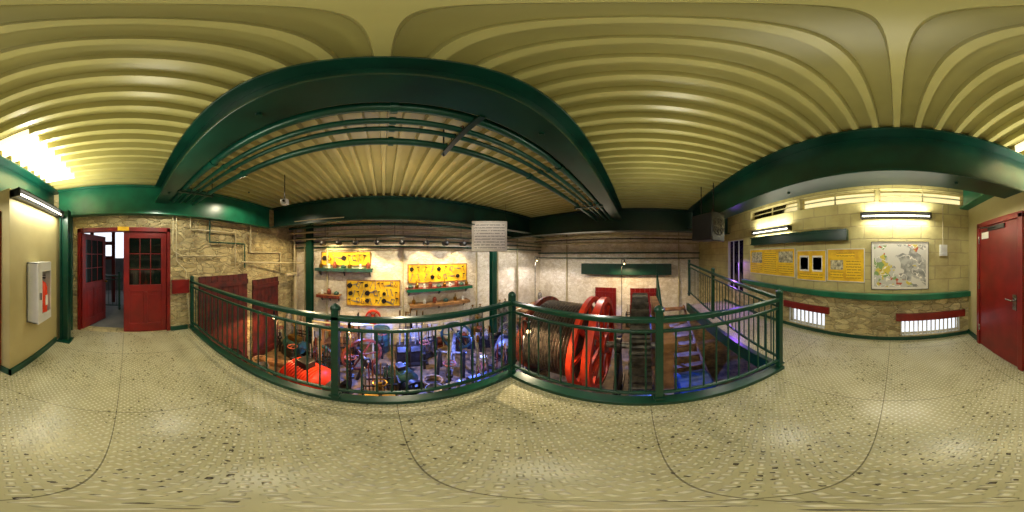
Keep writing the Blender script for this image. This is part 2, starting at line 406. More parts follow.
pipe([(-3.1,.95,2.4),(-3.1,.95,1.5),(-3.1,1.15,1.3),(-3.1,1.24,.1)],.014,'pipepale','thin electrical conduit bent down the stone wall')
pipe([(-3.1,.88,2.4),(-3.1,.88,1.7),(-3.1,1.05,1.6),(-3.1,2.0,1.6)],.014,'pipepale','thin electrical conduit bent along the stone wall')
pipe([(-3.1,1.25,2.4),(-3.1,1.25,2.15),(-3.1,2.4,2.15),(-3.1,2.4,1.3)],.014,'pipepale','thin electrical conduit on the stone wall')
pipe([(-3.1,2.9,2.4),(-3.1,2.9,1.7),(-3.1,4.2,1.7),(-3.1,4.2,1.1)],.02,'pipepale','pale conduit stepping down the stone wall')
pipe([(-3.1,1.7,2.4),(-3.1,1.7,1.9),(-3.1,2.7,1.9),(-3.1,2.7,1.3)],.016,'pipegreen','green conduit on the stone wall above the red doors')
pipe([(-2.2,3.6,2.5),(-.9,3.6,2.499)],.012,'pipepale','thin pale conduit under the hall beam')
pipe([(-3.1,-1.12,2.4),(-3.1,-1.12,.0)],.03,'green','green pipe in the corner of the stone wall')
pipe([(-3.1,2.6,1.45),(-2.6,5.15,1.35)],.02,'pipepale','pale pipe slanting across the hall corner')
pipe([(-2.85,4.15,1.0),(-2.85,4.7,1.0),(-2.85,4.7,PF)],.06,'pipepale','thick lagged pipe elbow in the hall corner')
def hanger(x):
    t=thing('pipe_hanger','dark green strut channel carrying the conduits','bracket',(x,.74,2.62))
    G().prism([(-.02,0),(-.02,-.02),(.02,-.02),(.02,0),(.016,0),(.016,-.016),(-.016,-.016),(-.016,0)],-.02,.58,'Y').obj('channel','dkgreen',t)
    G().cyl((0,.565,-.04),(0,.565,.38),.008,8).obj('threaded_rod','iron',t)
    for y in (.1,.24,.36,.52): G().torus((0,y,.06),.036,.005,'X',16,6).obj('pipe_clamp','iron',t)
for x in (.5,-2.3,3.1): hanger(x)

# ---------------- railings ----------------
def railing(p0,p1,posts,lab,rise=0,nb=None):
    p0=Vector(p0);p1=Vector(p1);L=math.hypot(p1.x-p0.x,p1.y-p0.y); ang=math.atan2(p1.y-p0.y,p1.x-p0.x)
    rise=rise or (p1.z-p0.z)
    t=thing('railing',lab,'railing',p0,ang)
    zf=lambda u: rise*u/L
    def bar(name,z,h,w):
        g=G(); vs=[(u,s*w/2,zf(u)+z+k*h) for u in (0,L) for s in(-1,1) for k in (0,1)]
        g.add(vs,[(0,1,3,2),(4,6,7,5),(0,4,5,1),(2,3,7,6),(0,2,6,4),(1,5,7,3)]); return g.obj(name,'green',t,bevel=.008)
    bar('handrail',1.0,.045,.06); bar('lower_rail',.12,.035,.035); bar('upper_rail',.9,.03,.03)
    for u in posts:
        g=G().box(u-.03,u+.03,-.03,.03,zf(u)+.0,zf(u)+1.1).box(u-.045,u+.045,-.045,.045,zf(u)+.05,zf(u)+.07)
        g.lathe([(.001,0),(.045,0),(.045,.02),(.03,.04),(.001,.055)],(u,0,zf(u)+1.1),'Z',12)
        g.obj('post','green',t)
    n=int(L/.115); first=None
    for i in range(1,n):
        u=L*i/n
        if any(abs(u-q)<.05 for q in posts): continue
        if first is None:
            first=G().cyl((0,0,.13),(0,0,.91),.0085,8).obj('baluster','green',t,loc=(u,0,zf(u)))
        else:
            c=first.copy(); sc.collection.objects.link(c); c.location=(u,0,zf(u))
    return t
railing((-3.12,1.27,.05),(1.24,1.27,.05),[.05,2.73],'green steel platform railing beside the stone wall')
railing((1.27,1.27,.05),(1.27,-1.48,.05),[0,1.42,2.73],'green steel platform railing beside the rope drum')
railing((1.33,-1.5,.05),(4.9,-1.5,.05),[1.8,3.5],'green steel walkway railing above the wooden stair',.3)
railing((5.3,-.55,.0),(3.3,-.55,-1.45),[.1,1.95],'sloping green steel railing of the wooden stair')
# ---------------- double entrance door ----------------
def leaf(t,w,h,m='red',loc=(0,0,0),rot=0,name='door_leaf'):
    st=.11; d=.022
    g=G().box(-d,d,0,st,0,h).box(-d,d,w-st,w,0,h).box(-d,d,st,w-st,0,.2).box(-d,d,st,w-st,h-.12,h).box(-d,d,st,w-st,.88,1.02)
    g.box(-d,d,w/2-.04,w/2+.04,.2,.88)
    o=g.obj(name,m,t,loc,.006,False,rot)
    for a,b in ((st,w/2-.04),(w/2+.04,w-st)): G().box(-.01,.01,a,b,.2,.88).box(-.016,.016,a+.05,b-.05,.26,.82).obj('panel',m,o)
    g=G()
    for k in (1,2): y=st+(w-2*st)*k/3; g.box(-.012,.012,y-.007,y+.007,1.02,h-.12)
    for k in (1,2): z=1.02+(h-1.14)*k/3; g.box(-.012,.012,st,w-st,z-.007,z+.007)
    g.obj('muntin',m,o)
    G().box(-.003,.003,st,w-st,1.02,h-.12).obj('glass_pane','dglass',o)
    G().cyl((.02,w-.06,.98),(.07,w-.06,.98),.012).sph((.08,w-.06,.98),.03,8).obj('door_knob','brass',o)
    return o
e=thing('door_1','dark red double doors, one leaf standing open','door',(-3.2,DY0,0)); e['kind']='structure'
W=.85
leaf(e,W,2.06,loc=(0,.02,0.01),rot=math.radians(64))
o=leaf(e,W,2.06,loc=(0,DY1-DY0-.02,.01),rot=math.radians(180))
G().box(-.08,.06,-.05,.015,0,2.14).box(-.08,.06,DY1-DY0-.015,DY1-DY0+.05,0,2.14).box(-.08,.06,-.05,DY1-DY0+.05,2.08,2.16).obj('door_frame','red',e)
tag(G().box(0,.012,0,.22,0,.08).box(.012,.014,.01,.21,.01,.07).obj('small_notice','yellow',loc=(-3.14,-.2,2.09)),'small yellow notice fixed above the red doors','sign')
struct(G().box(-9,-3.4,-4,4,-.15,-.02).obj('floor.002','conc'),'grey concrete landing outside the doors')
struct(G().box(-5.2,-5.0,-.12,3,-.02,3.4).obj('wall_outside','dkgreen'),'dark wall outside the doors')
struct(G().box(-7.6,-3.4,-2.3,-2.1,-.02,3).obj('wall_outside_red','barn'),'dark red boarded wall outside')
struct(G().box(-7.8,-7.6,-2.3,3,-.02,1.5).obj('wall_outside_grey','conc'),'grey wall across the landing')
struct(G().box(-7.4,-3.4,-4,4,2.9,3.05).obj('ceiling.001','dkgreen'),'dark roof over the landing')
t=thing('timber_trellis','dark red timber framework standing outside the doors','trellis',(-5.6,-2.0,-.02))
for y in (0,.75,1.5): G().box(-.06,.06,y-.06,y+.06,0,2.9).obj('post','red',t)
for z in (1.5,2.0,2.5): G().box(-.05,.05,.06,1.5,z,z+.12).obj('crossbar','red',t)
railing((-4.7,-2.0,0),(-4.7,-.2,0),[.05,1.75],'green outdoor railing past the open door')
# ---------------- single red door ----------------
e=thing('door_2','dark red steel door with lever handle','door',(-1.35,-2.37,0)); e['kind']='structure'
o=G().box(.0,.03,.04,.96,.02,2.06).obj('door_leaf','red',e,bevel=.006)
G().box(0,.05,-.04,.04,0,2.12).box(0,.05,.96,1.04,0,2.12).box(0,.05,-.04,1.04,2.06,2.14).obj('door_frame','red',e,bevel=.006)
G().box(.03,.04,.86,.93,.92,1.12).cyl((.03,.895,1.05),(.09,.895,1.05),.01).cyl((.085,.9,1.05),(.085,.78,1.05),.01).obj('lever_handle','chrome',e)
G().box(.03,.034,.1,.3,1.87,1.97).obj('small_notice','paper',e,label='small white notice'); G().box(.03,.05,.3,.7,1.98,2.04).cyl((.05,.5,2.01),(.12,.2,2.03),.01).obj('door_closer','iron',e)
for z in (.3,1.05,1.8): G().cyl((.04,.03,z),(.04,.03,z+.12),.012).obj('hinge','chrome',e)
# ---------------- extinguisher cabinet ----------------
e=thing('extinguisher_cabinet','white wall cabinet holding a red fire extinguisher','fire extinguisher cabinet',(-1.84,-1.2,.72))
G().box(-.17,.17,0,.02,0,.8).box(-.17,-.15,0,.16,0,.8).box(.15,.17,0,.16,0,.8).box(-.17,.17,0,.16,0,.02).box(-.17,.17,0,.16,.78,.8).obj('cabinet_body','whitep',e,bevel=.003)
G().box(-.17,-.15,.16,.175,0,.8).box(.07,.17,.16,.175,0,.8).box(-.15,.07,.16,.175,0,.12).box(-.15,.07,.16,.175,.68,.8).obj('cabinet_door','whitep',e)
G().box(.12,.14,.175,.195,.33,.42).obj('latch','chrome',e)
b=thing('fire_extinguisher','red fire extinguisher inside the white cabinet','fire extinguisher',(-1.88,-1.105,.74))
G().lathe([(.001,0),(.075,0),(.08,.02),(.08,.44),(.06,.5),(.02,.53),(.001,.53)],n=20).obj('tank','redorange',b)
G().cyl((0,0,.53),(0,0,.57),.02).box(-.01,.01,-.02,.06,.56,.58).box(-.01,.01,-.02,.06,.6,.61).obj('valve','black',b)
G().box(-.03,.03,.077,.083,.2,.34).obj('tank_sticker','paper',b)
# ---------------- lights ----------------
def area(loc,sx,sy,en,col,rot=(0,0,0)):
    l=bpy.data.lights.new('lamp','AREA'); l.shape='RECTANGLE'; l.size=sx; l.size_y=sy; l.energy=en; l.color=col
    o=bpy.data.objects.new('lamp_light',l); sc.collection.objects.link(o); o.location=loc; o.rotation_euler=rot; return o
def spot(loc,to,en,col,ang=60,r=.04,blend=.6):
    l=bpy.data.lights.new('lamp','SPOT'); l.energy=en; l.color=col; l.spot_size=math.radians(ang); l.spot_blend=blend; l.shadow_soft_size=r
    o=bpy.data.objects.new('lamp_light',l); sc.collection.objects.link(o); o.location=loc
    o.rotation_euler=(Vector(to)-Vector(loc)).to_track_quat('-Z','Y').to_euler(); return o
def fluoro(x,y,z,L,lab,rot=0):
    t=thing('fluorescent_light',lab,'light fixture',(x,y,z),rot)
    G().box(-L/2,L/2,0,.06,-.04,.04).prism([(.06,.04),(.13,.06),(.13,.045),(.06,.02)],-L/2,L/2,'X').obj('housing','black',t)
    for a in (-L/2,L/2-.02): G().box(a,a+.02,0,.14,-.05,.05).obj('end_cap','black',t)
    G().cyl((-L/2+.03,.1,-.005),(L/2-.03,.1,-.005),.013,12).obj('tube','tube',t)
    return t
WH=(1,.95,.8)
fluoro(-1.95,-1.2,2.32,1.2,'black wall fluorescent light above the cream wall')
fluoro(0,-2.83,2.3,1.2,'black wall fluorescent light above the site map')
fluoro(2.7,-2.83,2.2,1.2,'black wall fluorescent light above the yellow boards')
for x,y,z,u in ((-1.95,-1.1,2.32,50),(0,-2.73,2.3,18),(2.7,-2.73,2.2,18)):
    area((x,y-.0,z-.045),1.1,.05,15,WH); area((x,y+.0,z+.09),1.1,.1,u,WH,(pi,0,0))
dl=None
def fill_downlight(x,y,z,en,col,lab='tiny green housing of an added overhead fill spot',to=None):  # fill spots added to light floor and hall, in tiny beam-green housings
    global dl
    if dl is None:
        dl=tag(G().lathe([(.001,.02),(.02,.02),(.02,0),(.016,0),(.001,.004)],n=12).obj('fill_downlight','beam',loc=(x,y,z-.02)),lab,'lamp','added overhead fill lamps')
    else: dup(dl,(x,y,z-.02))
    spot((x,y,z-.03),to or (x,y,0),en,col,165,.008,.3)
for x,y,z,en in ((-2.4,.62,2.62,38),(-.6,.62,2.62,24),(.9,.62,2.62,24),(-.6,-1.55,2.4,30),(1.2,-1.55,2.4,30),(3.2,-1.65,2.4,24)):
    fill_downlight(x,y,z,en,WH)
for x,y,z,en,c in ((-1.8,3.72,2.42,120,(1,.78,.46)),(.4,3.72,2.42,120,(1,.86,.6)),(2.4,3.72,2.42,100,(.95,.9,.85)),(4.75,3.8,2.33,120,(.98,.92,.85)),(4.75,1.2,2.33,100,(.98,.88,.75)),(-2.4,2.2,2.95,50,(1,.85,.6))):
    fill_downlight(x,y,z,en,c)
# ---------------- back wall displays ----------------
def board(x0,x1,z0,z1,pics,lab,m='yellow'):
    w=x1-x0;h=z1-z0
    t=thing('display_board',lab,'poster',(x0,-2.83,z0))
    G().box(0,w,0,.015,0,h).obj('backing',m,t)
    G().prism([(-.012,-.012),(w+.012,-.012),(w+.012,h+.012),(-.012,h+.012),(-.012,0),(0,0),(0,h),(w,h),(w,0),(-.012,0)],0,.022,'Y').obj('frame','whitep' if m!='paper' else 'grey',t)
    for a,b,c,d,mm in pics: G().box(a*w,b*w,.015,.02,c*h,d*h).obj('printed_picture' if mm=='photo' else 'printed_sheet',mm,t)
    return t
board(2.02,3.5,1.15,1.76,[(.03,.3,.5,.9,'photo'),(.03,.3,.1,.42,'textY'),(.36,.62,.1,.9,'textY'),(.68,.96,.45,.9,'photo'),(.68,.96,.1,.38,'textY')],'long yellow display board with mounted prints')
board(1.3,1.95,1.12,1.7,[(.1,.44,.3,.84,'paper'),(.56,.9,.3,.84,'paper'),(.13,.41,.36,.78,'photo'),(.59,.87,.36,.78,'photo'),(.1,.9,.07,.22,'textY')],'yellow display board with two framed prints')
board(.56,1.25,1.14,1.72,[(.25,.75,.74,.9,'textY'),(.08,.48,.1,.66,'textY'),(.56,.92,.36,.66,'photo'),(.56,.92,.1,.3,'textY')],'yellow notice board with a small print')
t=board(-.56,.42,1.02,1.84,[],'large white site map in a thin frame','paper')
G().box(.04,.94,.015,.019,.04,.78).obj('printed_map','map',t)
o=tag(G().box(0,.13,0,.07,0,.2).box(.02,.11,.07,.075,.1,.17).box(.03,.1,.07,.08,.03,.06).obj('wall_thermostat','whitep',loc=(-.9,-2.83,1.6),bevel=.006),'small white control box beside the site map','control box')
pipe([(-.83,-2.81,2.55),(-.83,-2.81,1.8)],.01,'pipepale','thin conduit rising from the control box')
o=tag(G().prism([(0,0),(.14,0),(.14,.03),(.12,.03),(.12,.17),(.14,.17),(.14,.2),(0,.2)],0,2.5,'X').obj('wall_channel','dkgreen',loc=(.85,-2.83,1.88)),'dark green steel channel mounted above yellow boards','beam')
t=thing('unit_heater','black box unit heater with fan hung below the beam','heater',(2.75,-1.2,2.12),math.radians(25))
G().box(-.24,.24,-.16,.16,-.24,.24).box(-.27,-.24,-.18,.18,-.26,.26).obj('casing','black',t,bevel=.015)
g=G()
for r in (.05,.1,.15): g.torus((-.28,0,0),r,.007,'X')
g.spokes((-.28,0,0),8,.0,.15,.01,.01,'X').obj('fan_guard','gearm',t)
for x in (-.15,.15): G().cyl((x,0,.2),(x,0,.88),.01).obj('hanger_rod','iron',t)
t=thing('security_camera','small white security camera on a ceiling rod','camera',(-1.5,2.15,2.5))
G().box(-.05,.05,-.05,.05,-.05,.05).obj('camera_body','whitep',t,bevel=.01); G().cyl((.02,-.05,0),(.03,-.08,0),.02).obj('lens','black',t); G().cyl((0,0,.05),(0,0,.53),.008).obj('bracket','iron',t)
t=thing('hanging_sign','white hanging information sign with rows of print','sign',(2.55,3.38,1.72),math.radians(-38))
G().box(-.46,.46,-.01,.01,0,.8).obj('sign_panel','paper',t)
for x in (-.42,.42): G().cyl((x,0,.8),(x,0,1.3),.004,6).obj('wire','iron',t)
G().box(-.4,.4,-.0125,-.01,.06,.74).obj('printed_lines','text',t)
spot((1.9,2.6,2.9),(2.55,3.38,2.1),16,(1,.95,.85),60,.008)

# ---------------- hoist drum ----------------
DC=1.36
t=thing('rope_drum','large hoist drum wound with dark steel rope, orange-red rims','hoist drum',(3.0,1.4,PF))
prof=[(.2,-.42)]
y=-.4
while y<.48: prof+=[(.8,y),(.83,y+.014),(.842,y+.028),(.83,y+.042),(.8,y+.056)]; y+=.058
prof+=[(.2,.55)]
G().lathe(prof,(0,0,DC),'Y',64).obj('rope_winding','rope',t)
G().ring((0,.58,DC),.8,.92,.06,'Y',64).ring((0,.58,DC),.1,.24,.16,'Y',32).spokes((0,.58,DC),8,.2,.84,.12,.06).obj('flange','rust',t,label='rusty iron flange')
G().ring((0,-.46,DC),.9,1.02,.08,'Y',64).ring((0,-.46,DC),.1,.24,.12,'Y',32).spokes((0,-.46,DC),8,.2,.92,.09,.05).obj('flange','redorange',t,label='orange-red spoked rim')
G().ring((0,-.7,DC),.91,1.02,.12,'Y',64).spokes((0,-.7,DC),8,.16,.93,.08,.05).ring((0,-.7,DC),.08,.22,.16).obj('brake_rim','redorange',t,label='orange-red spoked brake rim')
G().cyl((0,-1.75,DC),(0,.9,DC),.07,20).obj('shaft','steel',t)
for yy in (-1.0,.8):
    G().prism([(-.45,0),(.45,0),(.16,DC-.12),(-.16,DC-.12)],yy-.04,yy+.04,'Y').cyl((0,yy-.06,DC),(0,yy+.06,DC),.16,24).box(-.55,.55,yy-.08,yy+.08,0,.08).obj('bearing_pedestal','iron',t,bevel=.01)
t=thing('spur_gear','large dark toothed drive gear standing on edge','gear',(3.0,.0,PF))
G().gear((0,0,DC),1.12,.9,.28,40,.1).obj('gear_rim','gearm',t)
G().spokes((0,0,DC),6,.12,.92,.12,.07).ring((0,0,DC),.075,.2,.24,'Y',24).obj('gear_web','iron',t)
t=thing('timber_support','heavy timber framing straddling the drive gear','timber support',(3.0,-.34,PF))
for x in (-1.0,.9): G().box(x-.07,x+.07,-.07,.07,0,2.0).obj('upright','wood',t)
G().box(-1.25,1.2,-.08,.08,2.0,2.14).obj('cap_timber','wood',t); G().box(-1.2,1.1,-.06,.06,.0,.12).obj('sill_timber','wood',t)
t=thing('pinion_housing','blue painted gear case beside the toothed gear','gear case',(2.4,-.8,PF))
G().box(-.42,.42,-.3,.3,0,.12).box(-.36,.36,-.24,.24,.12,.55).obj('base_case','blue',t,bevel=.03)
G().lathe([(.001,-.28),(.3,-.28),(.34,-.24),(.34,.24),(.3,.28),(.001,.28)],(-.0,0,.6),'Y',28).obj('round_cover','blue',t)
for k in range(10):
    a=2*pi*k/10; G().cyl((.28*math.cos(a),.28,.6+.28*math.sin(a)),(.28*math.cos(a),.3,.6+.28*math.sin(a)),.015,6).obj('bolt','chrome',t)
t=thing('lower_tank','steel cylinder tank lying in the pit','tank',(1.66,.3,PF))
G().lathe([(.001,-.5),(.15,-.48),(.2,-.42),(.2,.42),(.15,.48),(.001,.5)],(0,0,.3),'Y',24).obj('tank_shell','steel',t)
for a in (-.35,.28): G().box(-.2,.2,a,a+.07,0,.14).obj('saddle','iron',t)
# ---------------- motors etc ----------------
def motor(loc,rot,m,lab,s=1):
    t=thing('electric_motor',lab,'motor',loc,rot); t.scale=(s,s,s)
    prof=[(.001,-.34),(.12,-.34),(.25,-.27)]
    y=-.24
    while y<.24: prof+=[(.28,y),(.31,y+.01),(.31,y+.02),(.28,y+.03)]; y+=.045
    prof+=[(.25,.27),(.12,.34),(.001,.34)]
    G().lathe(prof,(0,0,.45),'Y',28).obj('motor_body',m,t)
    G().box(-.3,.3,-.28,.28,0,.08).box(-.25,-.15,-.22,.22,.08,.28).box(.15,.25,-.22,.22,.08,.28).obj('motor_foot','iron',t,bevel=.01)
    G().cyl((0,-.6,.45),(0,.34,.45),.035,12).obj('shaft','chrome',t)
    G().ring((0,-.5,.45),.17,.24,.12).spokes((0,-.5,.45),5,.03,.18,.04,.05).ring((0,-.5,.45),.03,.07,.12).obj('pulley','iron',t)
    G().box(-.09,.09,-.1,.1,.72,.86).obj('terminal_box','iron',t,bevel=.01)
    return t
motor((-1.3,2.5,PF),math.radians(70),'redorange','orange-red electric motor on a cast base',1.3)
motor((.3,3.05,PF),math.radians(20),'teal','dark teal electric motor in the pit',.9)
motor((5.9,-.1,PF),math.radians(90),'blue','blue electric motor at the end of the pit',1.1)
motor((3.1,3.3,PF),math.radians(-50),'steel','grey electric motor behind the rope drum',1.0)
def flywheel(loc,rot,R,m,lab,sp=6):
    t=thing('flywheel',lab,'wheel',loc,rot)
    G().ring((0,0,R+.1),R-.06,R,.08,'Y',48).spokes((0,0,R+.1),sp,.06,R-.05,.035,.03).ring((0,0,R+.1),.03,.08,.16).obj('wheel','%s'%m,t)
    G().cyl((0,-.35,R+.1),(0,.35,R+.1),.03).obj('axle','steel',t)
    for yy in (-.28,.28): G().prism([(-.25,0),(-.2,0),(0,R-.05),(.2,0),(.25,0),(.05,R+.17),(-.05,R+.17)],yy-.03,yy+.03,'Y').obj('stand','iron',t)
    return t
flywheel((1.5,3.4,PF),math.radians(60),.6,'steel','spoked grey flywheel between iron stands')
flywheel((-.5,3.7,PF),math.radians(30),.5,'rust','rusty spoked wheel on an iron stand')
flywheel((2.1,4.4,PF),math.radians(-40),.5,'teal','teal spoked wheel between iron stands')
flywheel((4.7,1.3,PF),0,.6,'rust','rusty spoked wheel behind the drum')
def levers(loc,rot,n,lab):
    t=thing('lever_stand',lab,'control levers',loc,rot)
    G().box(-.1,n*.14,-.35,.35,0,.06).box(-.08,n*.14-.02,-.2,.2,.06,.5).prism([(-.25,.5),(.25,.5),(.15,.62),(-.15,.62)],-.06,n*.14-.04,'X').obj('lever_frame','iron',t)
    for k in range(n):
        a=random.uniform(-.25,.25); x=k*.14
        top=Vector((x,math.sin(a)*1.25,.5+math.cos(a)*1.15))
        l=G().cyl((x,0,.45),top,.016,8).obj('lever','steel',t)
        G().cyl((x+.03,0.02,.6),top+Vector((.03,.02,-.25)),.006,6).obj('latch_rod','steel',l)
        G().cyl(top,top+Vector((0,math.sin(a)*.14,.14)),.02,8).obj('grip','brass',l)
levers((.4,4.25,PF),0,5,'row of long steel control levers in an iron frame')
levers((1.45,2.3,PF),0,4,'steel brake levers beside the hoist drum')
levers((4.4,-.2,PF),0,4,'steel levers beside the wooden stair')
def engine(loc,rot,m,lab):
    t=thing('winch_engine',lab,'engine',loc,rot)
    G().box(-.8,.8,-.22,-.12,0,.3).box(-.8,.8,.12,.22,0,.3).box(-.8,-.7,-.12,.12,0,.3).box(.7,.8,-.12,.12,0,.3).obj('bed_frame','iron',t)
    G().lathe([(.001,-.3),(.22,-.3),(.22,-.25),(.17,-.24),(.17,.24),(.22,.25),(.22,.3),(.001,.3)],(-.45,0,.45),'X',24).obj('cylinder_body',m,t)
    G().cyl((-.15,0,.45),(.25,0,.45),.025).box(.2,.32,-.06,.06,.38,.52).cyl((.3,0,.45),(.6,0,.62),.03).obj('connecting_rod','chrome',t)
    G().ring((.6,.0,.5),.3,.36,.08,'Y',32).spokes((.6,0,.5),5,.03,.31,.05,.04).obj('crank_wheel',m,t)
    G().box(-.65,-.25,-.1,.1,.6,.75).cyl((-.45,0,.75),(-.45,0,1.15),.03).torus((-.45,0,1.15),.09,.012).obj('valve_chest','brass',t)
engine((-1.95,3.75,PF),math.radians(-20),'teal','small teal winch engine with crank wheel')
engine((3.25,4.2,PF),math.radians(-25),'steel','steel winch engine with brass valve')
engine((5.3,2.5,PF),math.radians(100),'blue','blue winch engine behind the drum')
engine((.4,2.12,PF),math.radians(5),'steel','steel winch engine close under the platform')
def bench(loc,rot,L,lab):
    t=thing('workbench',lab,'workbench',loc,rot)
    G().box(-L/2,L/2,-.35,.35,.8,.86).obj('bench_top','wood',t,bevel=.005)
    for x in (-L/2+.06,L/2-.06):
        for y in (-.3,.3): G().box(x-.04,x+.04,y-.04,y+.04,0,.8).obj('leg','wood',t)
    G().box(-L/2+.05,L/2-.05,-.3,.3,.25,.29).obj('lower_shelf','wood',t)
    G().box(-.1,.1,-.4,-.2,.86,.95).box(-.12,.12,-.5,-.44,.88,1.02).cyl((0,-.62,.93),(0,-.4,.93),.015).cyl((-.1,-.6,.93),(.1,-.6,.93),.008).obj('vise','blue',t)
bench((-1.3,4.9,PF),0,1.1,'wooden workbench with a blue vise against the wall')
bench((5.9,4.6,PF),0,1.8,'wooden workbench at the whitewashed wall')
for i,(x,y,L,r) in enumerate(((-1.4,1.58,1.6,.05),(6.8,2.2,1.8,1.4),(-2.5,3.2,.8,.3))):
    tag(G().box(-L/2,L/2,-.1,.1,0,.16).box(-L/2+.1,-L/2+.14,-.102,.102,-.0,.162).box(L/2-.14,L/2-.1,-.102,.102,0,.162).obj('timber_baulk','wood',loc=(x,y,PF),rot=r,bevel=.008),'heavy worn timber baulk lying in the pit','timber')
for x,y,m,l in ((-2.8,2.0,'iron','black ribbed steel oil barrel in the pit'),(-.1,4.95,'teal','teal ribbed steel barrel by the wall'),(5.6,3.75,'rust','rusty ribbed steel barrel beyond the drum'),(1.64,-1.15,'iron','black ribbed steel barrel under the walkway')):
    b=thing('steel_barrel',l,'barrel',(x,y,PF))
    G().lathe([(.001,.02),(.26,.02),(.27,0),(.28,.02),(.28,.27),(.29,.29),(.28,.31),(.28,.55),(.29,.57),(.28,.59),(.28,.84),(.27,.86),(.26,.84),(.001,.84)],n=28).obj('barrel_shell',m,b)
    G().cyl((.15,0,.84),(.15,0,.865),.03).obj('bung_cap','chrome',b)
# ---------------- pit clutter ----------------
def p_coil():
    g=G()
    for k in range(4): g.torus((0,0,.025+k*.045),.2-.01*(k%2),.025,'Z',32)
    return tag(g.obj('rope_coil','hemp'),'coil of hemp rope on the pit floor','rope','rope coils in the pit')
def p_valve():
    t=thing('valve_stand','upright pipe with a rusty handwheel valve','valve',group='valve stands in the pit')
    G().cyl((0,0,0),(0,0,.75),.035).ring((0,0,.3),.03,.08,.025,'Z').ring((0,0,.34),.03,.08,.025,'Z').sph((0,0,.55),.07,10).obj('valve_body','iron',t)
    G().cyl((0,0,.75),(0,0,.95),.014).obj('stem','chrome',t)
    G().torus((0,0,.93),.11,.012).spokes((0,0,.93),4,0,.11,.014,.01,'Z').obj('handwheel','rust',t); return t
def p_tool():
    t=thing('toolbox','blue metal toolbox with top handle','toolbox',group='toolboxes in the pit')
    G().prism([(-.12,0),(.12,0),(.12,.16),(.05,.22),(-.05,.22),(-.12,.16)],-.25,.25,'X').obj('box_body','blue',t,bevel=.005)
    G().tube([(-.1,0,.21),(-.1,0,.27),(.1,0,.27),(.1,0,.21)],.01).obj('handle','chrome',t); return t
def p_gasc():
    t=thing('gas_cylinder','tall steel gas cylinder standing upright','gas cylinder',group='gas cylinders in the pit')
    G().lathe([(.001,0),(.11,0),(.115,.03),(.115,1.1),(.09,1.22),(.04,1.28),(.001,1.28)],n=20).obj('cylinder_shell','steel',t)
    G().cyl((0,0,1.28),(0,0,1.38),.02).torus((0,0,1.36),.04,.008).obj('valve','brass',t); return t
def p_gear():
    g=G().gear((0,0,.06),.26,.08,.1,24,.035,'Z').ring((0,0,.06),.05,.12,.13,'Z'); return tag(g.obj('loose_gear','gearm'),'loose iron gear wheel lying flat','gear','loose gears in the pit')
def p_buck():
    t=thing('bucket','galvanised steel bucket with wire handle','bucket',group='buckets in the pit')
    G().lathe([(.001,.01),(.1,.01),(.1,0),(.105,0),(.15,.28),(.158,.28),(.158,.295),(.14,.295),(.1,.02),(.001,.02)],n=20).obj('pail','steel',t)
    G().tube([(-.15,0,.28),(-.14,0,.38),(-.06,0,.45),(.06,0,.45),(.14,0,.38),(.15,0,.28)],.005).obj('handle','iron',t); return t
def p_pump():
    t=thing('hand_pump','small rusty gearbox pump with side flange','pump',group='small pumps in the pit')
    G().box(-.22,.22,-.15,.15,0,.06).lathe([(.001,-.2),(.1,-.2),(.14,-.15),(.14,.1),(.08,.16),(.001,.2)],(0,0,.2),'X',20).obj('pump_body','rust',t)
    G().cyl((0,0,.32),(0,0,.62),.03).ring((0,0,.6),.02,.08,.03,'Z').obj('riser','pipepale',t)
    G().tube([(.1,0,.2),(.34,0,.2),(.34,0,.02)],.025).obj('outlet_pipe','pipepale',t); return t
def p_rack():
    t=thing('rod_rack','iron rack holding upright steel rods and bars','rack',group='rod racks in the pit')
    G().box(-.3,.3,-.12,.12,0,.04).box(-.3,-.27,-.12,.12,.04,.7).box(.27,.3,-.12,.12,.04,.7).box(-.27,.27,-.12,-.1,.62,.66).box(-.27,.27,.1,.12,.62,.66).obj('rack_frame','iron',t)
    rr=random.Random(3)
    for k in range(9): G().cyl((-.23+k*.057,rr.uniform(-.05,.05),.04),(-.26+k*.062,rr.uniform(-.09,.09),rr.uniform(.9,1.35)),rr.uniform(.008,.016),8).obj('rod',rr.choice(('steel','rust','wood','chrome')),t)
    return t
def p_jack():
    t=thing('screw_jack','squat iron screw jack with bar','jack',group='screw jacks in the pit')
    G().lathe([(.001,0),(.12,0),(.12,.02),(.07,.2),(.07,.24),(.001,.24)],n=16).obj('jack_body','rust',t)
    G().cyl((0,0,.24),(0,0,.4),.03).ring((0,0,.4),.01,.05,.04,'Z').obj('screw','steel',t)
    G().cyl((-.2,0,.34),(.22,0,.36),.01,8).obj('bar','chrome',t); return t
pr={'coil':p_coil,'valve':p_valve,'tool':p_tool,'gas':p_gasc,'gear':p_gear,'buck':p_buck,'pump':p_pump,'rack':p_rack,'jack':p_jack}; pb={}
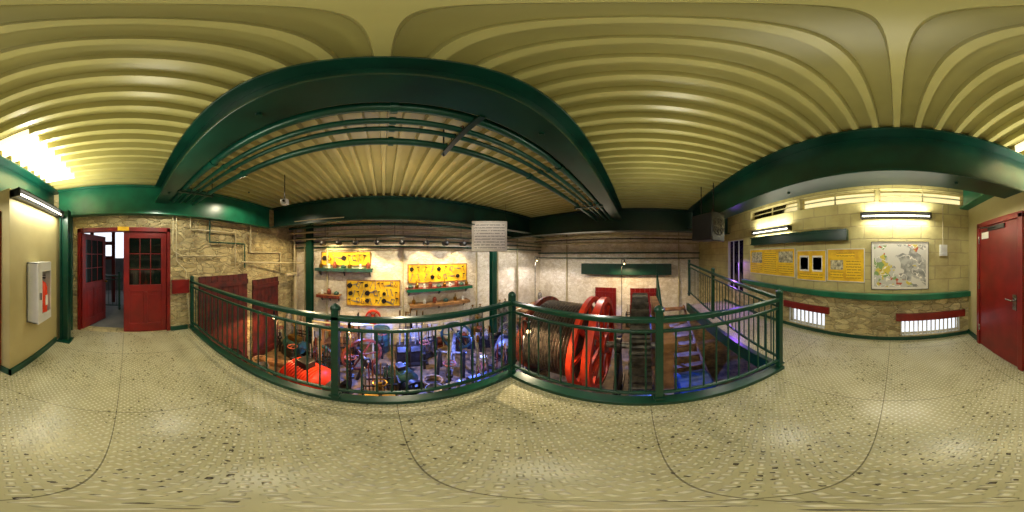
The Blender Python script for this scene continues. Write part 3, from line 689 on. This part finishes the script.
for k,x,y,r in (('coil',-2.3,2.2,0),('coil',2.35,3.6,1),('coil',-.3,1.6,0),('coil',6.4,1.6,0),('coil',1.05,1.6,0),('coil',-2.85,3.0,0),('coil',.95,3.05,0),
  ('valve',-.65,3.1,0),('valve',1.15,2.7,1),('valve',1.75,1.75,0),('valve',-1.95,3.1,0),('valve',2.7,4.0,.5),('valve',.95,3.75,.2),('valve',4.1,2.4,.3),('valve',-.05,4.4,.4),('valve',1.66,-.55,.4),('valve',4.1,.0,0),('valve',-2.9,3.9,0),('valve',4.3,3.1,0),
  ('tool',.5,1.6,.2),('tool',-.75,1.9,.1),('tool',3.85,2.9,.4),('tool',1.62,1.25,1.4),('tool',6.4,3.2,1),
  ('gas',-2.95,4.45,0),('gas',3.35,5.0,0),('gas',3.05,5.05,0),('gas',.75,5.05,0),('gas',6.95,4.9,0),('gas',4.6,5.0,0),('gas',4.3,5.0,0),
  ('gear',-1.9,1.9,0),('gear',1.4,1.9,0),('gear',4.1,3.7,0),('gear',5.9,.9,0),('gear',-.0,3.75,0),
  ('buck',-2.5,2.7,0),('buck',.85,2.65,0),('buck',6.9,-.7,0),('buck',1.4,4.75,0),
  ('pump',2.1,3.0,.8),('pump',6.3,3.75,1),('pump',1.8,4.98,.3),('pump',2.6,5.0,.2),
  ('rack',-1.05,4.05,.1),('rack',-.05,2.62,.1),('rack',1.15,4.35,.3),('rack',-2.35,4.45,.1),('rack',2.2,2.5,.2),('rack',6.9,.3,1.5),('rack',-1.3,3.25,.2),
  ('jack',.35,3.6,.4),('jack',-1.8,2.9,.2),('jack',1.72,.95,.3),('jack',4.7,3.3,0)):
    if k not in pb: o=pr[k](); pb[k]=o; o.location=(x,y,PF); o.rotation_euler=(0,0,r)
    else: dup(pb[k],(x,y,PF),(0,0,r))
for pts,r,m in (([(-2.0,4.3,-1.6),(-2.0,4.3,-.4),(-.3,4.42,-.4),(-.3,4.42,-1.6)],.03,'pipepale'),
    ([(3.75,3.6,-1.6),(3.75,3.6,-.2),(4.6,3.6,-.2),(4.6,3.6,-1.6)],.035,'pipepale')):
    pipe(pts,r,m,'machine pipework bending down to the pit floor')
t=thing('guard_rail','low pale tubular guard rail around the machines','railing',(.45,4.85,PF))
for x in (0,.7,1.4,2.0): G().cyl((x,0,0),(x,0,1.0),.02,10).obj('post','pipepale',t)
for z in (.5,.98): G().cyl((0,0,z),(2.0,0,z),.018,10).obj('rail','pipepale',t)
# wooden stair
t=thing('wooden_stair','worn wooden stair dropping into the pit','stair',(5.25,-1.05,PF))
n=8
for k in range(n): G().box(-.25*(n-k)-.02+.0,-.25*(n-k)+.26,-.38,.38,.2*k+.0+.02,.2*k+.06).obj('tread','wood',t)
for y in (-.4,.37): G().prism([(-2.1,0),(-1.9,0),(.02,1.4),(.02,1.52),(-.1,1.52),(-2.1,.12)],y,y+.03,'Y').obj('stringer','wood',t)
def boards(name,c,u0,u1,z0,z1,lab,n):
    t=thing(name,lab,'door',(0,0,0))
    w=(u1-u0)/n
    for k in range(n):
        a,b=u0+k*w+.004,u0+(k+1)*w-.004
        G().box(c,c+.04,a,b,z0,z1).obj('board','barn',t)
    for z in (z0+.2,z1-.2): G().box(c+.04,c+.07,u0,u1,z-.06,z+.06).obj('cross_rail','barn',t)
    return t
boards('board_door',-3.15,1.45,2.8,PF,1.15,'dark red sliding board door on the stone wall',9)
boards('board_door',-3.15,3.0,4.1,PF,.95,'dark red sliding board door beside the hall corner',7)
for y0,y1,l in ((-.9,.45,'dark red double board door in the far wall'),(1.1,2.1,'dark red board door in the far wall by the pipes')):
    t=thing('board_door',l,'door',(7.5,0,PF)); n=6; w=(y1-y0)/n
    for k in range(n): G().box(-.05,0,y0+k*w+.004,y0+(k+1)*w-.004,0,1.7).obj('board','red',t)
    for z in (.2,1.4): G().box(-.08,-.05,y0,y1,z,z+.1).obj('cross_rail','red',t)
t=thing('wall_cabinet','long dark green wall cabinet on the far wall','cabinet',(7.5,.6,.75))
G().box(-.35,0,-2.0,2.1,0,.5).obj('cabinet_body','beam',t,bevel=.01)
for k in range(6): G().box(-.37,-.35,-1.97+k*.68,-1.33+k*.68,.03,.47).obj('cabinet_door','beam',t)
# ---------------- north wall displays ----------------
def nbox(x0,x1,d,z0,z1,name,m,lab,cat):
    t=thing(name,lab,cat,(x0,5.3,z0)); w=x1-x0;h=z1-z0
    G().box(0,w,-d,0,0,h).obj('panel',m,t)
    G().prism([(-.03,-.03),(w+.03,-.03),(w+.03,h+.03),(-.03,h+.03),(-.03,0),(0,0),(0,h),(w,h),(w,0),(-.03,0)],-d-.012,0,'Y').obj('frame','wood',t)
nbox(-2.1,-.45,.04,1.3,1.72,'backing_board','yellow','yellow backing board above the green shelf','board')
nbox(-1.2,.5,.05,-.05,.78,'tool_board','yellow','yellow board crowded with old tools','board')
nbox(.8,2.9,.04,.72,1.3,'backing_board','yellow','wide yellow backing board with small exhibits','board')
def shelf(x0,x1,z,lab,cm='greenlit',fm='red'):
    t=thing('wall_shelf',lab,'shelf',(x0,5.3,z)); w=x1-x0
    G().box(0,w,-.32,0,-.03,0).obj('shelf_top',cm,t); G().box(0,w,-.34,-.32,-.1,0).obj('shelf_front',fm,t)
    for x in (.1,w/2,w-.1): G().prism([(0,-.03),(-.28,-.03),(0,-.28)],x-.015,x+.015,'X').obj('bracket','iron',t)
shelf(-2.25,-.35,1.2,'green wall shelf with a teal edge','greenlit','teal'); shelf(.7,3.0,.55,'long red wall shelf with exhibits','red','greenlit'); shelf(-2.2,-1.4,.3,'short wooden wall shelf','wood','rust'); shelf(.8,2.9,.02,'low wooden wall shelf with exhibits','wood','wood')
def mk_wrench():
    g=G().box(-.015,.015,-.015,0,-.14,.14).ring((0,-.0075,.17),.022,.045,.015,'Y',16).ring((0,-.0075,-.17),.015,.035,.015,'Y',16); return g.obj('wrench','steel')
def mk_hammer():
    o=G().cyl((0,-.013,-.18),(0,-.013,.12),.013).obj('hammer','wood'); G().box(-.07,.07,-.04,0,.1,.15).obj('hammer_head','iron',o); return o
def mk_sheave():
    g=G().lathe([(.05,-.03),(.11,-.03),(.11,-.02),(.09,-.01),(.09,.01),(.11,.02),(.11,.03),(.05,.03)],(0,-.03,0),'Y',24,True).spokes((0,-.03,0),3,-.055,.055,.02,.02); g.box(-.012,.012,-.065,-.06,-.14,.18); return g.obj('pulley_block','iron')
def mk_saw():
    g=G().prism([(-.22,-.02),(-.22,.01),(.12,.06),(.12,-.04)],-.008,0,'Y'); o=g.obj('hand_saw','steel'); G().torus((.17,-.014,.01),.045,.014,'Y',16).obj('saw_handle','wood',o); return o
def mk_clamp():
    g=G().tube([(-.08,-.014,-.1),(-.08,-.014,.12),(.06,-.014,.12),(.06,-.014,.04)],.014).cyl((.06,-.014,-.16),(.06,-.014,.02),.009).cyl((.03,-.014,-.16),(.09,-.014,-.16),.006).cyl((-.08,-.014,-.1),(.06,-.014,-.1),.014); return g.obj('screw_clamp','blue')
def mk_hook():
    g=G(); pts=[(.07*math.cos(a),-.015,.07*math.sin(a)-.05) for a in [pi*1.0+ i*pi*1.35/10 for i in range(11)]]; g.tube(pts[::-1]+[(-.07,-.015,0),(0,-.015,.1),(0,-.015,.16)],.015); return g.obj('iron_hook','rust')
mk={'wrench':(mk_wrench,'steel open wrench hung on the yellow board','tool'),'hammer':(mk_hammer,'wooden handled hammer hung on the yellow board','tool'),'sheave':(mk_sheave,'round iron pulley hung on the yellow board','pulley'),'saw':(mk_saw,'hand saw hung on the yellow board','tool'),'clamp':(mk_clamp,'blue screw clamp hung on the yellow board','tool'),'hook':(mk_hook,'iron lifting hook hung on the yellow board','hook')}
base={}
def place(k,x,z,y=5.25,s=1,rot=0,grp='old tools on the yellow board'):
    f,lab,cat=mk[k]
    if k not in base:
        o=f(); tag(o,lab,cat,grp); base[k]=o; o.location=(x,y,z); o.rotation_euler=(0,rot,0); o.scale=(s,s,s); return o
    o=dup(base[k],(x,y,z),(0,rot,0),s); o['group']=grp; return o
ks=['sheave','wrench','clamp','hammer','sheave','saw','hammer','hook','hammer','wrench','clamp','wrench','sheave','saw','wrench','hammer']
for i in range(36):
    place(ks[(i*5)%16],-1.1+(i%12)*.136+random.uniform(-.02,.02),.64-(i//12)*.27+random.uniform(-.03,.03),5.25,random.uniform(.5,.75),random.uniform(-.5,.5))
for i in range(18):
    place(ks[(i*3)%16],.9+(i%9)*.235,1.16-(i//9)*.27,5.26,.6,random.uniform(-.4,.4))
for i in range(9):
    place(ks[(i*7)%16],-2.0+i*.17,1.53,5.26,.7,random.uniform(-.3,.3))
def mk_jar(m,name,lab,prof):
    o=G().lathe(prof,n=16).obj(name,m); tag(o,lab,'container','exhibits on the wall shelves'); return o
protos=[mk_jar('brass','oil_can','brass oil can standing on a wall shelf',[(.001,0),(.06,0),(.065,.1),(.02,.15),(.008,.26),(.001,.26)]),
 mk_jar('whitep','glass_insulator','white insulator standing on a wall shelf',[(.001,0),(.05,0),(.05,.05),(.03,.06),(.05,.09),(.035,.14),(.001,.15)]),
 mk_jar('rust','lantern_can','rusty metal can standing on a wall shelf',[(.001,0),(.07,0),(.07,.14),(.04,.17),(.04,.2),(.001,.2)]),
 mk_jar('teal','cast_weight','dark teal cast weight standing on a wall shelf',[(.001,0),(.08,0),(.09,.06),(.05,.1),(.02,.12),(.001,.13)])]
spots=[(x,5.14,1.2) for x in (-2.1,-1.8,-1.6,-1.3,-1.1,-.75,-.5)]+[(x,5.14,.55) for x in (.85,1.05,1.3,1.5,1.8,2.0,2.2,2.45,2.65,2.85)]+[(x,5.14,.3) for x in (-2.05,-1.8,-1.55)]+[(x,5.14,.02) for x in (.95,1.3,1.65,2.05,2.4,2.7)]+[(x,4.85,PF+.86) for x in (-1.75,-1.55,-.95)]+[(x,4.55,PF+.86) for x in (5.2,5.5,6.2,6.5)]
for i,s in enumerate(spots):
    if i<4: protos[i].location=s
    else: dup(protos[i%4],s)
tag(G().lathe([(.001,0),(.17,0),(.17,.02),(.001,.02)],(0,0,0),'Y',28).ring((0,0,0),.13,.15,.03,'Y',28).obj('round_sign','paper',loc=(1.3,5.27,.26)),'round white sign on the whitewashed wall','sign')
t=thing('hose_reel','red round hose reel on the whitewashed wall','hose reel',(-.35,5.3,-.45))
G().ring((0,-.1,0),.2,.25,.12,'Y',32).spokes((0,-.1,0),6,.03,.22,.03,.03).ring((0,-.1,0),.01,.06,.2).obj('reel','redorange',t)
for i,(x,y,r) in enumerate(((6.95,4.1,.1),(6.9,1.0,.1))):
    t=thing('wooden_crate','slatted wooden crate on the pit floor','crate',(x,y,PF),r)
    for z in (.02,.16,.3):
        G().box(-.3,.3,-.2,-.18,z,z+.11).obj('slat','wood',t); G().box(-.3,.3,.18,.2,z,z+.11).obj('slat','wood',t); G().box(-.3,-.28,-.18,.18,z,z+.11).obj('slat','wood',t); G().box(.28,.3,-.18,.18,z,z+.11).obj('slat','wood',t)
    G().box(-.28,.28,-.18,.18,0,.02).obj('bottom','wood',t)
t=thing('spotlight_rail','black conduit rail for exhibit spotlights','rail',(-2.0,4.5,2.12))
G().cyl((0,0,0),(4.6,0,0),.018).obj('rail_tube','iron',t)
for x in (.3,2.3,4.3): G().cyl((x,0,0),(x,0,.9),.008).obj('hanger_rod','iron',t)
hb=None
for i,x in enumerate((-1.8,-1.3,-.8,-.2,.5,1.2,1.8,2.4)):
    if hb is None:
        hb=thing('spotlight','black can spotlight aimed at the wall exhibits','spotlight',(x,4.5,2.1),0,'exhibit spotlights')
        g=G().lathe([(.001,-.13),(.05,-.12),(.07,-.1),(.075,.12),(.066,.12),(.06,-.09),(.001,-.1)],(0,0.04,-.12),'Y',20); g.cyl((0,0,-.05),(0,0,0),.012); g.obj('lamp_housing','black',hb)
        G().cyl((0,.08,-.12),(0,.085,-.12),.055,16).obj('bulb_face','bulb',hb)
    else: dup(hb,(x,4.5,2.1))
for x,tx,tz,en in ((-1.8,-1.6,1.5,70),(-.8,-.7,1.3,55),(-.2,-.3,.2,90),(1.2,1.3,1.0,80),(2.4,2.5,.9,80),(.5,.3,-.5,90),(-1.3,-1.3,-.6,90),(1.8,1.9,-.3,90)):
    spot((x,4.68,1.97),(tx,5.3,tz),en,(1,.72,.32),85,.01)
def pit_fill(loc,m,col,en,lab):  # caged stand lamps added to carry the blue and warm pit light
    t=thing('pit_fill_lamp',lab,'lamp',(loc[0],loc[1],PF)); h=loc[2]-PF
    G().cyl((0,.1,0),(0,.1,h+.17),.012,8).cyl((0,.1,0),(0,.1,.02),.09,16).cyl((0,.1,h+.17),(0,0,h+.17),.012,8).obj('stand','iron',t)
    G().cyl((0,0,h+.05),(0,0,h+.17),.025).obj('socket','iron',t)
    G().sph((0,0,h),.03,10).obj('bulb',m,t)
    g=G()
    for a in range(6):
        x,y=.05*math.cos(a*pi/3),.05*math.sin(a*pi/3); g.cyl((x,y,h-.06),(x,y,h+.1),.003,6)
    g.torus((0,0,h-.06),.05,.003).torus((0,0,h+.02),.05,.003).obj('cage','iron',t)
    spot((loc[0],loc[1],loc[2]-.08),(loc[0],loc[1],PF),en,col,165,.006,.25)
pit_fill((4.15,-.42,-.0),'bulbblue',(.06,.14,1),280,'added caged blue fill lamp over the gear pit')
pit_fill((1.42,-.25,-.3),'bulbblue',(.08,.2,1),45,'added caged blue fill lamp beside the gear')
pit_fill((1.9,3.1,-.3),'bulbblue',(.08,.16,1),230,'added caged blue fill lamp beside the drum')
pit_fill((.62,3.65,-.2),'bulbblue',(.1,.2,1),240,'added caged blue fill lamp among the machines')
pit_fill((-.7,4.35,-.2),'bulbblue',(.12,.25,1),100,'added caged blue fill lamp by the workbench')
pit_fill((6.2,.6,1.3),'bulb',(1,.7,.4),150,'added caged warm fill lamp at the end of the hall')
pit_fill((5.6,4.1,1.4),'bulb',(.95,.85,.85),120,'added caged fill lamp below the hall ceiling')
pit_fill((-2.2,2.75,.2),'bulb',(1,.55,.22),90,'added caged warm fill lamp near the red board doors')
pit_fill((-.6,2.75,.2),'bulb',(1,.66,.3),120,'added caged warm fill lamp beside the orange motor')
pit_fill((1.78,1.45,.45),'bulb',(1,.78,.5),70,'added caged warm fill lamp beside the rope drum')
spot((4.2,-2.78,1.5),(3.4,-1.9,.3),80,(.35,.12,1),140,.01)
UP=(1,.95,.74)  # up-facing area fills added below the ceiling, no fixture, unseen from beneath
area((-1.4,.2,1.9),.8,.3,10,UP,(pi,0,0)); area((1.9,-.4,1.9),.8,.4,14,UP,(pi,0,0)); area((.2,-.6,1.75),.8,.5,6,UP,(pi,0,0))
area((.5,2.6,1.9),3,.8,20,(1,.84,.7),(pi,0,0)); area((.8,-2.2,1.9),3,.3,14,UP,(pi,0,0)); area((5.8,2,1.9),1,2,12,(1,.85,.6),(pi,0,0))

w=bpy.data.worlds.new('World'); sc.world=w; w.use_nodes=True
w.node_tree.nodes['Background'].inputs[0].default_value=(.88,.92,1,1); w.node_tree.nodes['Background'].inputs[1].default_value=1.4
cam=bpy.data.cameras.new('Camera'); co=bpy.data.objects.new('Camera',cam); sc.collection.objects.link(co); sc.camera=co
co.location=(0,0,1.6); co.rotation_euler=(pi/2,0,-pi/4); cam.type='PANO'; cam.clip_start=.02
try: cam.cycles.panorama_type='EQUIRECTANGULAR'
except Exception: pass
try: cam.panorama_type='EQUIRECTANGULAR'
except Exception: pass
